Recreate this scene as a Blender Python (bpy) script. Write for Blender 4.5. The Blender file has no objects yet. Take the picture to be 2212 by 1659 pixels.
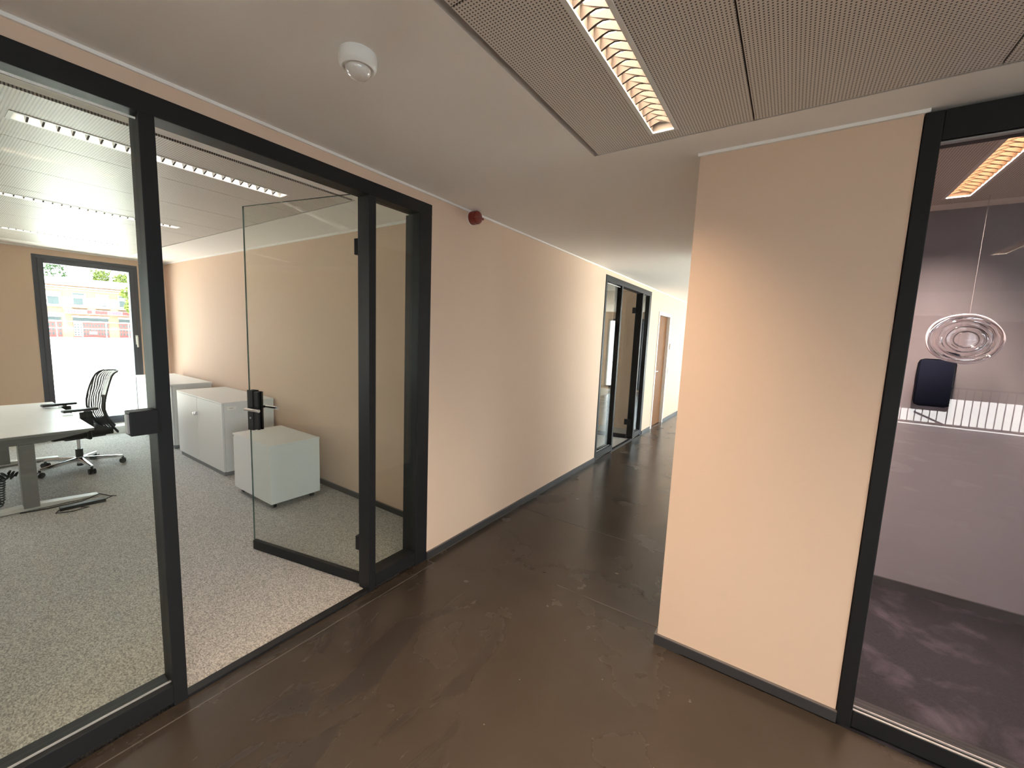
import bpy, bmesh, math, random
from mathutils import Vector, Matrix
random.seed(7)
PI = math.pi
SC = bpy.context.scene
COL = SC.collection

# ------------------------------------------------------------------ camera, world, sun, exposure
yaw, pitch, roll = math.radians(-33.9189), math.radians(-6.7903), math.radians(2.3593)
fw = Vector((math.sin(yaw)*math.cos(pitch), math.cos(yaw)*math.cos(pitch), math.sin(pitch)))
rt = Vector((math.cos(yaw), -math.sin(yaw), 0)); up = rt.cross(fw)
r2 = math.cos(roll)*rt + math.sin(roll)*up; u2 = -math.sin(roll)*rt + math.cos(roll)*up
cd = bpy.data.cameras.new('camera'); cam = bpy.data.objects.new('camera', cd); COL.objects.link(cam)
M3 = Matrix((r2, u2, -fw)).transposed().to_4x4(); M3.translation = Vector((2.023, 0, 1.63))
cam.matrix_world = M3
cd.sensor_fit = 'HORIZONTAL'; cd.sensor_width = 36; cd.lens = 14.3813; cd.clip_start = .02; cd.clip_end = 400
SC.camera = cam

SKY = 6.2
w = bpy.data.worlds.new('world'); SC.world = w; w.use_nodes = True
wn = w.node_tree; bg = wn.nodes['Background']
bg.inputs['Color'].default_value = (.86, .93, 1.0, 1); bg.inputs['Strength'].default_value = SKY

sd = bpy.data.lights.new('sun', 'SUN'); sd.energy = 22.0; sd.angle = math.radians(1.0); sd.color = (1, .95, .86)
sun = bpy.data.objects.new('sun', sd); COL.objects.link(sun)
sun.rotation_euler = Vector((-.27, .12, -.95)).to_track_quat('-Z', 'Y').to_euler()

SC.view_settings.view_transform = 'Standard'; SC.view_settings.look = 'None'
SC.view_settings.exposure = 1.05; SC.view_settings.gamma = 1.0; SC.view_settings.use_curve_mapping = False

# ------------------------------------------------------------------ materials
def newmat(name):
    m = bpy.data.materials.new(name); m.use_nodes = True
    return m, m.node_tree.nodes, m.node_tree.links, m.node_tree.nodes['Principled BSDF']
def mat(name, col, rough=.5, metal=0., spec=.5, bump=0., bscale=200., var=0., vscale=3.):
    m, N, L, b = newmat(name)
    b.inputs['Base Color'].default_value = (*col, 1); b.inputs['Roughness'].default_value = rough
    b.inputs['Metallic'].default_value = metal; b.inputs['Specular IOR Level'].default_value = spec
    tc = None
    if bump or var:
        tc = N.new('ShaderNodeTexCoord')
    if bump:
        n = N.new('ShaderNodeTexNoise'); n.inputs['Scale'].default_value = bscale; n.inputs['Detail'].default_value = 3
        L.new(tc.outputs['Object'], n.inputs['Vector'])
        bp = N.new('ShaderNodeBump'); bp.inputs['Strength'].default_value = bump; bp.inputs['Distance'].default_value = .002
        L.new(n.outputs['Fac'], bp.inputs['Height']); L.new(bp.outputs['Normal'], b.inputs['Normal'])
    if var:
        n = N.new('ShaderNodeTexNoise'); n.inputs['Scale'].default_value = vscale; n.inputs['Detail'].default_value = 5
        L.new(tc.outputs['Object'], n.inputs['Vector'])
        mx = N.new('ShaderNodeMix'); mx.data_type = 'RGBA'
        mx.inputs['A'].default_value = (*[c*(1-var) for c in col], 1); mx.inputs['B'].default_value = (*[min(1, c*(1+var)) for c in col], 1)
        L.new(n.outputs['Fac'], mx.inputs['Factor']); L.new(mx.outputs['Result'], b.inputs['Base Color'])
    return m
def emit(name, col, s):
    m, N, L, b = newmat(name); N.remove(b)
    e = N.new('ShaderNodeEmission'); e.inputs['Color'].default_value = (*col, 1); e.inputs['Strength'].default_value = s
    L.new(e.outputs[0], N['Material Output'].inputs['Surface']); return m
def glass(name, tint=(.95, .98, .96), r0=.04, rough=0.0):
    # thin pane: clear transmission plus a mirror reflection that grows at grazing angles (Schlick)
    m, N, L, b = newmat(name); N.remove(b)
    g = N.new('ShaderNodeNewGeometry'); d = N.new('ShaderNodeVectorMath'); d.operation = 'DOT_PRODUCT'
    L.new(g.outputs['Normal'], d.inputs[0]); L.new(g.outputs['Incoming'], d.inputs[1])
    a = N.new('ShaderNodeMath'); a.operation = 'ABSOLUTE'; L.new(d.outputs['Value'], a.inputs[0])
    s = N.new('ShaderNodeMath'); s.operation = 'SUBTRACT'; s.inputs[0].default_value = 1; L.new(a.outputs[0], s.inputs[1])
    p = N.new('ShaderNodeMath'); p.operation = 'POWER'; p.inputs[1].default_value = 5; L.new(s.outputs[0], p.inputs[0])
    k = N.new('ShaderNodeMath'); k.operation = 'MULTIPLY_ADD'; k.inputs[1].default_value = 1-r0; k.inputs[2].default_value = r0
    L.new(p.outputs[0], k.inputs[0])
    t = N.new('ShaderNodeBsdfTransparent'); t.inputs['Color'].default_value = (*tint, 1)
    gl = N.new('ShaderNodeBsdfAnisotropic'); gl.inputs['Roughness'].default_value = rough
    mx = N.new('ShaderNodeMixShader'); L.new(k.outputs[0], mx.inputs[0]); L.new(t.outputs[0], mx.inputs[1]); L.new(gl.outputs[0], mx.inputs[2])
    L.new(mx.outputs[0], N['Material Output'].inputs['Surface']); return m
def perforated(name, col, pitch=.0105, r=.24, hole=(.06, .05, .045), rough=.45):
    m, N, L, b = newmat(name)
    tc = N.new('ShaderNodeTexCoord'); s = N.new('ShaderNodeVectorMath'); s.operation = 'SCALE'; s.inputs['Scale'].default_value = 1/pitch
    L.new(tc.outputs['Object'], s.inputs[0])
    f = N.new('ShaderNodeVectorMath'); f.operation = 'FRACTION'; L.new(s.outputs[0], f.inputs[0])
    q = N.new('ShaderNodeVectorMath'); q.operation = 'SUBTRACT'; q.inputs[1].default_value = (.5, .5, 0); L.new(f.outputs[0], q.inputs[0])
    z = N.new('ShaderNodeVectorMath'); z.operation = 'MULTIPLY'; z.inputs[1].default_value = (1, 1, 0); L.new(q.outputs[0], z.inputs[0])
    l = N.new('ShaderNodeVectorMath'); l.operation = 'LENGTH'; L.new(z.outputs[0], l.inputs[0])
    c = N.new('ShaderNodeMath'); c.operation = 'LESS_THAN'; c.inputs[1].default_value = r; L.new(l.outputs['Value'], c.inputs[0])
    mx = N.new('ShaderNodeMix'); mx.data_type = 'RGBA'; mx.inputs['A'].default_value = (*col, 1); mx.inputs['B'].default_value = (*hole, 1)
    L.new(c.outputs[0], mx.inputs['Factor']); L.new(mx.outputs['Result'], b.inputs['Base Color'])
    b.inputs['Roughness'].default_value = rough
    return m
def carpet(name, c0, c1, scale, bump=.6, stretch=(1, 1, 1), cloud=None):
    m, N, L, b = newmat(name)
    tc = N.new('ShaderNodeTexCoord'); mp = N.new('ShaderNodeMapping'); mp.inputs['Scale'].default_value = stretch
    L.new(tc.outputs['Object'], mp.inputs['Vector'])
    n = N.new('ShaderNodeTexNoise'); n.inputs['Scale'].default_value = scale; n.inputs['Detail'].default_value = 4; n.inputs['Roughness'].default_value = .65
    L.new(mp.outputs[0], n.inputs['Vector'])
    r = N.new('ShaderNodeValToRGB'); r.color_ramp.elements[0].position = .36; r.color_ramp.elements[1].position = .64
    r.color_ramp.elements[0].color = (*c0, 1); r.color_ramp.elements[1].color = (*c1, 1)
    L.new(n.outputs['Fac'], r.inputs['Fac'])
    out = r.outputs['Color']
    if cloud:
        n2 = N.new('ShaderNodeTexNoise'); n2.inputs['Scale'].default_value = cloud[0]; n2.inputs['Detail'].default_value = 6; n2.inputs['Roughness'].default_value = .6
        n2.inputs['Distortion'].default_value = .4
        L.new(tc.outputs['Object'], n2.inputs['Vector'])
        r2_ = N.new('ShaderNodeValToRGB'); r2_.color_ramp.elements[0].position = .52; r2_.color_ramp.elements[1].position = .72
        L.new(n2.outputs['Fac'], r2_.inputs['Fac'])
        mx = N.new('ShaderNodeMix'); mx.data_type = 'RGBA'; mx.inputs['B'].default_value = (*cloud[1], 1)
        L.new(r2_.outputs['Color'], mx.inputs['Factor']); L.new(out, mx.inputs['A']); out = mx.outputs['Result']
    L.new(out, b.inputs['Base Color'])
    bp = N.new('ShaderNodeBump'); bp.inputs['Strength'].default_value = bump; bp.inputs['Distance'].default_value = .004
    L.new(n.outputs['Fac'], bp.inputs['Height']); L.new(bp.outputs['Normal'], b.inputs['Normal'])
    b.inputs['Roughness'].default_value = .85; b.inputs['Specular IOR Level'].default_value = .3
    return m
def linoleum(name):
    m, N, L, b = newmat(name)
    tc = N.new('ShaderNodeTexCoord')
    n = N.new('ShaderNodeTexNoise'); n.inputs['Scale'].default_value = 2.2; n.inputs['Detail'].default_value = 6
    L.new(tc.outputs['Object'], n.inputs['Vector'])
    mx = N.new('ShaderNodeMix'); mx.data_type = 'RGBA'; mx.inputs['A'].default_value = (.030, .023, .018, 1); mx.inputs['B'].default_value = (.048, .038, .031, 1)
    L.new(n.outputs['Fac'], mx.inputs['Factor'])
    # dried mop streaks: sharper, darker film in long curved patches beside the glass partition
    mp = N.new('ShaderNodeMapping'); mp.inputs['Rotation'].default_value = (0, 0, .35); mp.inputs['Scale'].default_value = (5.5, 1.9, 1)
    L.new(tc.outputs['Object'], mp.inputs['Vector'])
    s = N.new('ShaderNodeTexNoise'); s.inputs['Scale'].default_value = 1.0; s.inputs['Detail'].default_value = 7; s.inputs['Distortion'].default_value = 1.1; s.inputs['Roughness'].default_value = .55
    L.new(mp.outputs[0], s.inputs['Vector'])
    rp = N.new('ShaderNodeValToRGB'); rp.color_ramp.elements[0].position = .53; rp.color_ramp.elements[1].position = .56
    L.new(s.outputs['Fac'], rp.inputs['Fac'])
    d = N.new('ShaderNodeVectorMath'); d.operation = 'DISTANCE'; d.inputs[1].default_value = (.36, 1.0, 0); L.new(tc.outputs['Object'], d.inputs[0])
    mr = N.new('ShaderNodeMapRange'); mr.inputs['From Min'].default_value = .45; mr.inputs['From Max'].default_value = .95; mr.clamp = True; mr.inputs['To Min'].default_value = 1; mr.inputs['To Max'].default_value = 0
    L.new(d.outputs['Value'], mr.inputs['Value'])
    k = N.new('ShaderNodeMath'); k.operation = 'MULTIPLY'; k.use_clamp = True; L.new(rp.outputs['Color'], k.inputs[0]); L.new(mr.outputs[0], k.inputs[1])
    m2 = N.new('ShaderNodeMix'); m2.data_type = 'RGBA'; m2.inputs['B'].default_value = (.026, .020, .016, 1)
    L.new(k.outputs[0], m2.inputs['Factor']); L.new(mx.outputs['Result'], m2.inputs['A'])
    # fine dust specks
    v = N.new('ShaderNodeTexVoronoi'); v.inputs['Scale'].default_value = 16; L.new(tc.outputs['Object'], v.inputs['Vector'])
    lt = N.new('ShaderNodeMath'); lt.operation = 'LESS_THAN'; lt.inputs[1].default_value = .045; L.new(v.outputs['Distance'], lt.inputs[0])
    wn_ = N.new('ShaderNodeSeparateColor'); L.new(v.outputs['Color'], wn_.inputs[0])
    gt = N.new('ShaderNodeMath'); gt.operation = 'GREATER_THAN'; gt.inputs[1].default_value = .72; L.new(wn_.outputs[0], gt.inputs[0])
    kk = N.new('ShaderNodeMath'); kk.operation = 'MULTIPLY'; L.new(lt.outputs[0], kk.inputs[0]); L.new(gt.outputs[0], kk.inputs[1])
    m3 = N.new('ShaderNodeMix'); m3.data_type = 'RGBA'; m3.inputs['B'].default_value = (.16, .14, .12, 1)
    L.new(kk.outputs[0], m3.inputs['Factor']); L.new(m2.outputs['Result'], m3.inputs['A'])
    L.new(m3.outputs['Result'], b.inputs['Base Color'])
    r1 = N.new('ShaderNodeMapRange'); r1.inputs['From Min'].default_value = .3; r1.inputs['From Max'].default_value = .7; r1.inputs['To Min'].default_value = .20; r1.inputs['To Max'].default_value = .30
    L.new(n.outputs['Fac'], r1.inputs['Value'])
    rr = N.new('ShaderNodeMath'); rr.operation = 'MULTIPLY_ADD'; rr.inputs[1].default_value = .14
    L.new(k.outputs[0], rr.inputs[0]); L.new(r1.outputs[0], rr.inputs[2]); L.new(rr.outputs[0], b.inputs['Roughness'])
    b.inputs['Specular IOR Level'].default_value = .5
    n3 = N.new('ShaderNodeTexNoise'); n3.inputs['Scale'].default_value = 14; n3.inputs['Detail'].default_value = 3; L.new(tc.outputs['Object'], n3.inputs['Vector'])
    bp = N.new('ShaderNodeBump'); bp.inputs['Strength'].default_value = .12; bp.inputs['Distance'].default_value = .003
    L.new(n3.outputs['Fac'], bp.inputs['Height']); L.new(bp.outputs['Normal'], b.inputs['Normal'])
    return m
def meshfabric(name):
    m, N, L, b = newmat(name)
    b.inputs['Base Color'].default_value = (.025, .023, .022, 1); b.inputs['Roughness'].default_value = .7
    tc = N.new('ShaderNodeTexCoord'); wv = N.new('ShaderNodeTexWave'); wv.inputs['Scale'].default_value = 9; wv.inputs['Distortion'].default_value = 7
    wv.inputs['Detail'].default_value = 1; wv.inputs['Detail Scale'].default_value = .6
    L.new(tc.outputs['Object'], wv.inputs['Vector'])
    mr = N.new('ShaderNodeMapRange'); mr.inputs['To Min'].default_value = .80; mr.inputs['To Max'].default_value = 1.2
    L.new(wv.outputs['Fac'], mr.inputs['Value']); L.new(mr.outputs[0], b.inputs['Alpha'])
    return m
def brick_mat(name):
    m, N, L, b = newmat(name)
    tc = N.new('ShaderNodeTexCoord'); mp = N.new('ShaderNodeMapping'); mp.inputs['Rotation'].default_value = (PI/2, 0, PI/2)
    L.new(tc.outputs['Object'], mp.inputs['Vector'])
    br = N.new('ShaderNodeTexBrick'); br.inputs['Scale'].default_value = 4
    br.inputs['Color1'].default_value = (.19, .085, .052, 1); br.inputs['Color2'].default_value = (.225, .118, .078, 1); br.inputs['Mortar'].default_value = (.22, .175, .145, 1)
    sx = N.new('ShaderNodeSeparateXYZ'); cx = N.new('ShaderNodeCombineXYZ'); L.new(tc.outputs['Object'], sx.inputs[0])
    L.new(sx.outputs['Y'], cx.inputs['X']); L.new(sx.outputs['Z'], cx.inputs['Y']); L.new(cx.outputs[0], br.inputs['Vector'])
    L.new(br.outputs['Color'], b.inputs['Base Color']); b.inputs['Roughness'].default_value = .9
    return m
def leafmat(name, c):
    return mat(name, c, .6, var=.35, vscale=2)

WALLC = (.69, .51, .39)
m_wall = mat('wall_paint_beige', WALLC, .75, bump=.10, bscale=260, spec=.25)
m_ceil = mat('ceiling_paint', (.90, .86, .83), .8, bump=.05, bscale=300, spec=.2)
m_cove = mat('cove_white', (.86, .83, .80), .6)
m_floor = linoleum('floor_linoleum')
m_pale = mat('pale_bounce_floor', (.52, .49, .45), .9, var=.1, vscale=30)
m_seam = mat('floor_weld', (.10, .085, .072), .4)
m_carpet = carpet('carpet_grey', (.21, .202, .195), (.60, .58, .56), 110, bump=.8, stretch=(1, 1.5, 1))
m_carpet2 = carpet('carpet_violet', (.003, .0025, .005), (.010, .0085, .0145), 150, .5, cloud=(4.2, (.038, .032, .043)))
m_black = mat('black_powder_coat', (.012, .012, .0135), .5, spec=.25)
m_base = mat('baseboard_grey', (.035, .034, .036), .5, var=.15, vscale=40)
m_basetop = mat('baseboard_top', (.11, .10, .10), .5)
m_panel = perforated('ceiling_panel_perforated', (.70, .65, .61))
m_void = mat('ceiling_void', (.01, .009, .009), .9)
m_whitemetal = mat('white_metal', (.78, .77, .75), .4)
m_greymetal = mat('grey_metal', (.30, .29, .29), .4, metal=.0)
m_alu = mat('satin_steel', (.75, .75, .76), .22, metal=1.)
m_chrome = mat('chrome', (.82, .82, .84), .12, metal=1.)
m_blade = mat('louvre_aluminium', (.85, .83, .80), .18, metal=.9)
m_bladewarm = mat('louvre_smoked', (.040, .034, .031), .35, spec=.15)
m_bladeamber = mat('louvre_amber', (.030, .016, .007), .5, spec=.1)
m_bladeoff = mat('louvre_grey', (.16, .155, .15), .25, metal=.5)
m_glass = glass('pane_clear')
m_glassdoor = glass('pane_door', (.955, .975, .955), .045)
m_glassmeet = glass('pane_meeting', (.93, .92, .94), .045)
m_edge = mat('glass_edge', (.10, .16, .14), .15)
m_cab = mat('cabinet_white', (.72, .72, .71), .45, spec=.4)
m_cabgrey = mat('cabinet_plinth', (.22, .22, .22), .5)
m_desk = mat('desk_top_white', (.80, .80, .81), .3)
m_deskedge = mat('desk_edge', (.28, .27, .26), .4)
m_leg = mat('desk_leg_grey', (.23, .22, .21), .45)
m_plastic = mat('black_plastic', (.018, .018, .019), .45)
m_fabric = mat('black_fabric', (.018, .017, .017), .9, bump=.4, bscale=500)
m_mesh = meshfabric('chair_mesh')
m_white = mat('white_plastic', (.82, .80, .77), .35)
m_lens = mat('detector_lens', (.72, .68, .64), .08, spec=.8)
m_red = mat('alarm_red', (.17, .018, .012), .28)
m_winframe = mat('window_frame_slate', (.075, .08, .10), .5)
m_wood = mat('wood_door', (.20, .088, .036), .7, spec=.2, var=.12, vscale=6)
m_doorframe = mat('door_frame_white', (.85, .80, .74), .4)
m_backwall = mat('wall_lilac_grey', (.20, .185, .20), .75, spec=.2)
m_white_wall = mat('wall_white', (.46, .43, .41), .8)
m_conc = mat('concrete', (.70, .68, .64), .9, var=.1, vscale=.6)
m_brick = brick_mat('brickwork')
m_roof = mat('roof_light', (.75, .74, .72), .8)
m_wwhite = mat('window_white', (.82, .80, .77), .5)
m_wdark = mat('window_glass_dark', (.05, .06, .066), .3, spec=.1)
m_redframe = mat('red_frame', (.28, .035, .035), .5)
m_pink = mat('sign_pink', (.34, .045, .09), .5)
m_signred = mat('sign_red', (.36, .015, .018), .5)
m_signgrey = mat('sign_grey', (.14, .14, .15), .5)
m_leaf1 = leafmat('leaves_green', (.035, .075, .02)); m_leaf2 = leafmat('leaves_yellow_green', (.085, .115, .012))
m_bark = mat('bark', (.12, .08, .05), .9)
m_cable = mat('cable_black', (.012, .012, .013), .5)
m_lamp = emit('lamp_warm', (1, .86, .70), 2.0)
m_lampoff = mat('lamp_diffuser_unlit', (.85, .84, .80), .3)
m_lampyellow = emit('lamp_amber', (1, .62, .27), 1.25)

# ------------------------------------------------------------------ mesh helpers
def box(bm, x0, y0, z0, x1, y1, z1, bev=0.):
    mtx = Matrix.Translation(((x0+x1)/2, (y0+y1)/2, (z0+z1)/2)) @ Matrix.Diagonal((abs(x1-x0), abs(y1-y0), abs(z1-z0), 1))
    r = bmesh.ops.create_cube(bm, size=1, matrix=mtx)
    if bev:
        es = list({e for v in r['verts'] for e in v.link_edges})
        bmesh.ops.bevel(bm, geom=es, offset=bev, segments=2, affect='EDGES', profile=.5)
    return bm
def cyl(bm, p0, p1, r0, r1=None, n=16, caps=True):
    p0, p1 = Vector(p0), Vector(p1); d = p1-p0; r1 = r0 if r1 is None else r1
    q = Vector((0, 0, 1)).rotation_difference(d.normalized()).to_matrix().to_4x4(); q.translation = (p0+p1)/2
    bmesh.ops.create_cone(bm, cap_ends=caps, segments=n, radius1=r0, radius2=r1, depth=d.length, matrix=q); return bm
def tube(bm, pts, r, n=8):
    pts = [Vector(p) for p in pts]; rings = []
    nrm = None
    for i, p in enumerate(pts):
        t = (pts[min(i+1, len(pts)-1)]-pts[max(i-1, 0)]).normalized()
        if nrm is None: nrm = t.orthogonal().normalized()
        nrm = (nrm - t*nrm.dot(t)).normalized(); b = t.cross(nrm)
        rings.append([bm.verts.new(p+(nrm*math.cos(a)+b*math.sin(a))*r) for a in [2*PI*k/n for k in range(n)]])
    for a, b in zip(rings, rings[1:]):
        for k in range(n): bm.faces.new((a[k], a[(k+1) % n], b[(k+1) % n], b[k]))
    bm.faces.new(rings[0][::-1]); bm.faces.new(rings[-1]); return bm
def lathe(bm, prof, n=32, mtx=None, wob=None):
    rings = []
    for j, (r, z) in enumerate(prof):
        ring = []
        for k in range(n):
            a = 2*PI*k/n; q = r*(wob(a, j) if wob else 1)
            v = Vector((q*math.cos(a), q*math.sin(a), z)); ring.append(bm.verts.new(mtx @ v if mtx else v))
        rings.append(ring)
    for a, b in zip(rings, rings[1:]):
        for k in range(n): bm.faces.new((a[k], a[(k+1) % n], b[(k+1) % n], b[k]))
    bm.faces.new(rings[0][::-1]); bm.faces.new(rings[-1]); return bm
def BM(): return bmesh.new()
def obj(name, bm, m, parent=None, smooth=False, loc=None):
    bmesh.ops.recalc_face_normals(bm, faces=bm.faces)
    me = bpy.data.meshes.new(name); bm.to_mesh(me); bm.free(); me.materials.append(m)
    if smooth:
        for p in me.polygons: p.use_smooth = True
        try: me.set_sharp_from_angle(angle=math.radians(38))
        except Exception: pass
    o = bpy.data.objects.new(name, me); COL.objects.link(o)
    if parent: o.parent = parent
    if loc: o.location = loc
    return o
def bxo(name, b, m, parent=None, bev=0.):
    return obj(name, box(BM(), *b, bev=bev), m, parent)
def tag(o, label, cat=None, group=None, kind=None):
    if label: o['label'] = label
    if cat: o['category'] = cat
    if group: o['group'] = group
    if kind: o['kind'] = kind
    return o
def thing(name, label, cat, loc=(0, 0, 0), rz=0, group=None, kind=None):
    o = bpy.data.objects.new(name, None); COL.objects.link(o); o.location = loc; o.rotation_euler = (0, 0, rz); o.empty_display_size = .1
    return tag(o, label, cat, group, kind)
def share(name, me, parent, loc, rz=0):
    o = bpy.data.objects.new(name, me); COL.objects.link(o); o.parent = parent; o.location = loc; o.rotation_euler = (0, 0, rz); return o
def struct(name, boxes, m, label):
    bm = BM()
    for b in boxes: box(bm, *b)
    return tag(obj(name, bm, m), label, kind='structure')

CZ = 2.515
# ------------------------------------------------------------------ floors
struct('floor', [(0, -8.3, -.3, 7.4, 4.2, 0), (0, 4.2, -.3, 5.6, 13, 0)], m_floor, 'dark brown polished corridor floor with dried mop streaks')
struct('floor', [(-6.15, -2.2, -.3, -.03, 2.345, .004)], m_carpet, 'grey speckled carpet of the glazed office')
struct('floor', [(-6.15, 2.5, -.3, -.03, 7.3, .004)], m_carpet, 'grey speckled carpet of the second office along the corridor')
struct('floor', [(1.7, 2.16, -.1, 6.6, 3.70, .004)], m_carpet2, 'dark violet carpet with pale clouds in the meeting room')
struct('floor', [(2.3, 4.3, -.01, 5.6, 13, .004)], m_pale, 'unseen pale lounge floor added to bounce light to the ceiling')  # unseen pale floor, added to bounce daylight onto the corridor ceiling
struct('floor', [(-.45, 7.66, -.1, 0, 8.52, .001)], m_floor, 'brown floor in the recess of the wooden door')
struct('wall_left', [(-.45, 7.5, -.1, -.1, 7.66, CZ), (-.45, 8.52, -.1, -.1, 8.7, CZ), (-.5, 7.5, -.1, -.45, 8.7, CZ)], m_wall, 'walls behind the wooden door')
struct('trim_1', [(.078, -.3, 0, .083, 2.0, .0015), (0.0, 1.985, 0, .083, 1.990, .0015), (.02, 3.18, 0, 1.58, 3.184, .0012), (.9, 2.3, 0, 1.56, 2.304, .0012), (.012, 1.99, 0, .018, 13, .002)], m_seam, 'thin pale weld seams in the brown floor')
# ------------------------------------------------------------------ walls
struct('wall_left', [(-.10, 1.99, 0, 0, 5.04, CZ), (-.10, -12, 0, 0, -.07, CZ), (-.10, -.07, 2.449, 0, 1.99, CZ), (-.10, 5.04, 2.449, 0, 7.12, CZ),
                     (-.10, 7.12, 0, 0, 7.66, CZ), (-.10, 7.66, 2.16, 0, 8.52, CZ), (-.10, 8.52, 0, 0, 13, CZ)], m_wall, 'beige painted corridor wall holding the glass partitions')
struct('wall_right', [(1.58, 2.174, 0, 1.70, 4.7, CZ), (1.70, 2.174, 0, 2.345, 2.30, CZ)], m_wall, 'beige wall end standing between corridor and meeting room glass')
struct('wall_back', [(1.70, 3.70, 0, 7.4, 3.85, CZ)], m_backwall, 'lilac grey back wall of the meeting room')
struct('wall_back', [(6.6, 2.30, 0, 6.7, 3.70, CZ)], m_backwall, 'side wall of the meeting room')
struct('wall_office', [(-6.15, 2.345, 0, -.10, 2.50, CZ)], m_wall, 'beige office wall behind the low cabinets')
struct('wall_office', [(-6.15, -2.3, 0, -.10, -2.2, CZ), ], m_wall, 'beige office wall opposite the cabinets')
struct('wall_office', [(-6.15, 7.3, 0, -.10, 7.45, CZ)], m_wall, 'beige far wall of the second office')
Y0, Y1 = .981, 2.012
struct('wall_window', [(-6.45, Y1, .1, -6.15, 4.2, 2.421), (-6.45, -.5, .1, -6.15, Y0, 2.421), (-6.45, -2.3, .1, -6.15, -1.5, 2.421), (-6.45, 5.9, .1, -6.15, 7.45, 2.421),
                       (-6.45, -2.3, 2.421, -6.15, 7.45, CZ), (-6.45, -2.3, -3.5, -6.15, 7.45, .1)], m_wall, 'beige outer office wall with the tall window')
struct('wall_end', [(0, 13, .05, .7, 13.2, 2.3), (2.95, 13, .05, 5.8, 13.2, 2.3), (0, 13, 2.3, 5.8, 13.2, CZ), (0, 13, -3, 5.8, 13.2, .05)], m_wall, 'wall around the bright window at the corridor end')
struct('wall_far', [(7.4, .55, -3, 7.6, 4.2, CZ), (7.4, -12, -3, 7.6, -6.4, CZ), (7.4, -6.4, -3, 7.6, .55, .06), (7.4, -6.4, 2.42, 7.6, .55, CZ), (5.8, 4.1, -3, 7.4, 4.2, CZ), (5.6, 3.85, -3, 5.8, 4.2, CZ), (5.6, 4.2, -3, 5.8, 12.6, .06), (5.6, 4.2, 2.42, 5.8, 12.6, CZ), (5.6, 12.6, -3, 5.8, 13, CZ)], m_white_wall, 'white wall closing the hall and lounge')
struct('wall_rear', [(-.1, -12.2, .35, 7.6, -12, CZ), (-.1, -12.2, -.9, 4.7, -12, .35), (-.1, -12.2, -3.2, 7.6, -12, -.9)], m_white_wall, 'white wall beyond the stair void')
struct('wall_rear', [(0, -8.3, -3, 7.4, -8.2, -.3), (-.1, -12, -3.2, 7.4, -8.2, -3)], m_white_wall, 'white edge and base of the stair void')
# ------------------------------------------------------------------ ceilings with recessed panel fields
def frame_slab(x0, y0, x1, y1, holes, z0=CZ, z1=CZ+.05):
    xs = sorted({x0, x1, *[h[0] for h in holes], *[h[2] for h in holes]}); ys = sorted({y0, y1, *[h[1] for h in holes], *[h[3] for h in holes]})
    out = []
    for a, b in zip(xs, xs[1:]):
        run = None
        for c, d in zip(ys, ys[1:]):
            mx, my = (a+b)/2, (c+d)/2
            if any(h[0] < mx < h[2] and h[1] < my < h[3] for h in holes):
                if run: out.append((a, run[0], z0, b, run[1], z1)); run = None
            else: run = (run[0], d) if run else (c, d)
        if run: out.append((a, run[0], z0, b, run[1], z1))
    return out
HC = (1.135, -4.2, 6.0, 1.962)          # corridor field
HM = (1.85, 2.32, 6.0, 3.565)           # meeting room field
HO = (-5.72, -1.75, -.575, 1.832)       # office field
c_cor = struct('ceiling', frame_slab(0, -12.2, 7.6, 13.2, [HC, HM]), m_ceil, 'white plaster ceiling of corridor with perforated metal panels')
c_off = struct('ceiling', frame_slab(-6.45, -2.3, 0, 2.42, [HO]), m_ceil, 'white plaster ceiling of the office with perforated metal panels')
c_of2 = struct('ceiling', [(-6.45, 2.42, CZ, 0, 7.45, CZ+.05)], m_ceil, 'white plaster ceiling of the second office')
for nm, par, (a, b, c, d) in (('recess', c_cor, HC), ('recess', c_cor, HM), ('recess', c_off, HO)):
    obj(nm, box(BM(), a-.02, b-.02, CZ+.055, c+.02, d+.02, CZ+.3), m_void, par)
struct('trim_2', [(-6.6, -12.3, CZ+.31, 9.3, 13.3, CZ+.4)], m_void, 'slab over the suspended ceiling')
def panel(par, x0, y0, x1, y1, hole=None):
    bm = BM(); z0, z1 = CZ-.002, CZ+.02
    for b in frame_slab(x0, y0, x1, y1, [hole] if hole else [], z0, z1): box(bm, *b)
    return obj('ceiling_panel', bm, m_panel, par)
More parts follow.
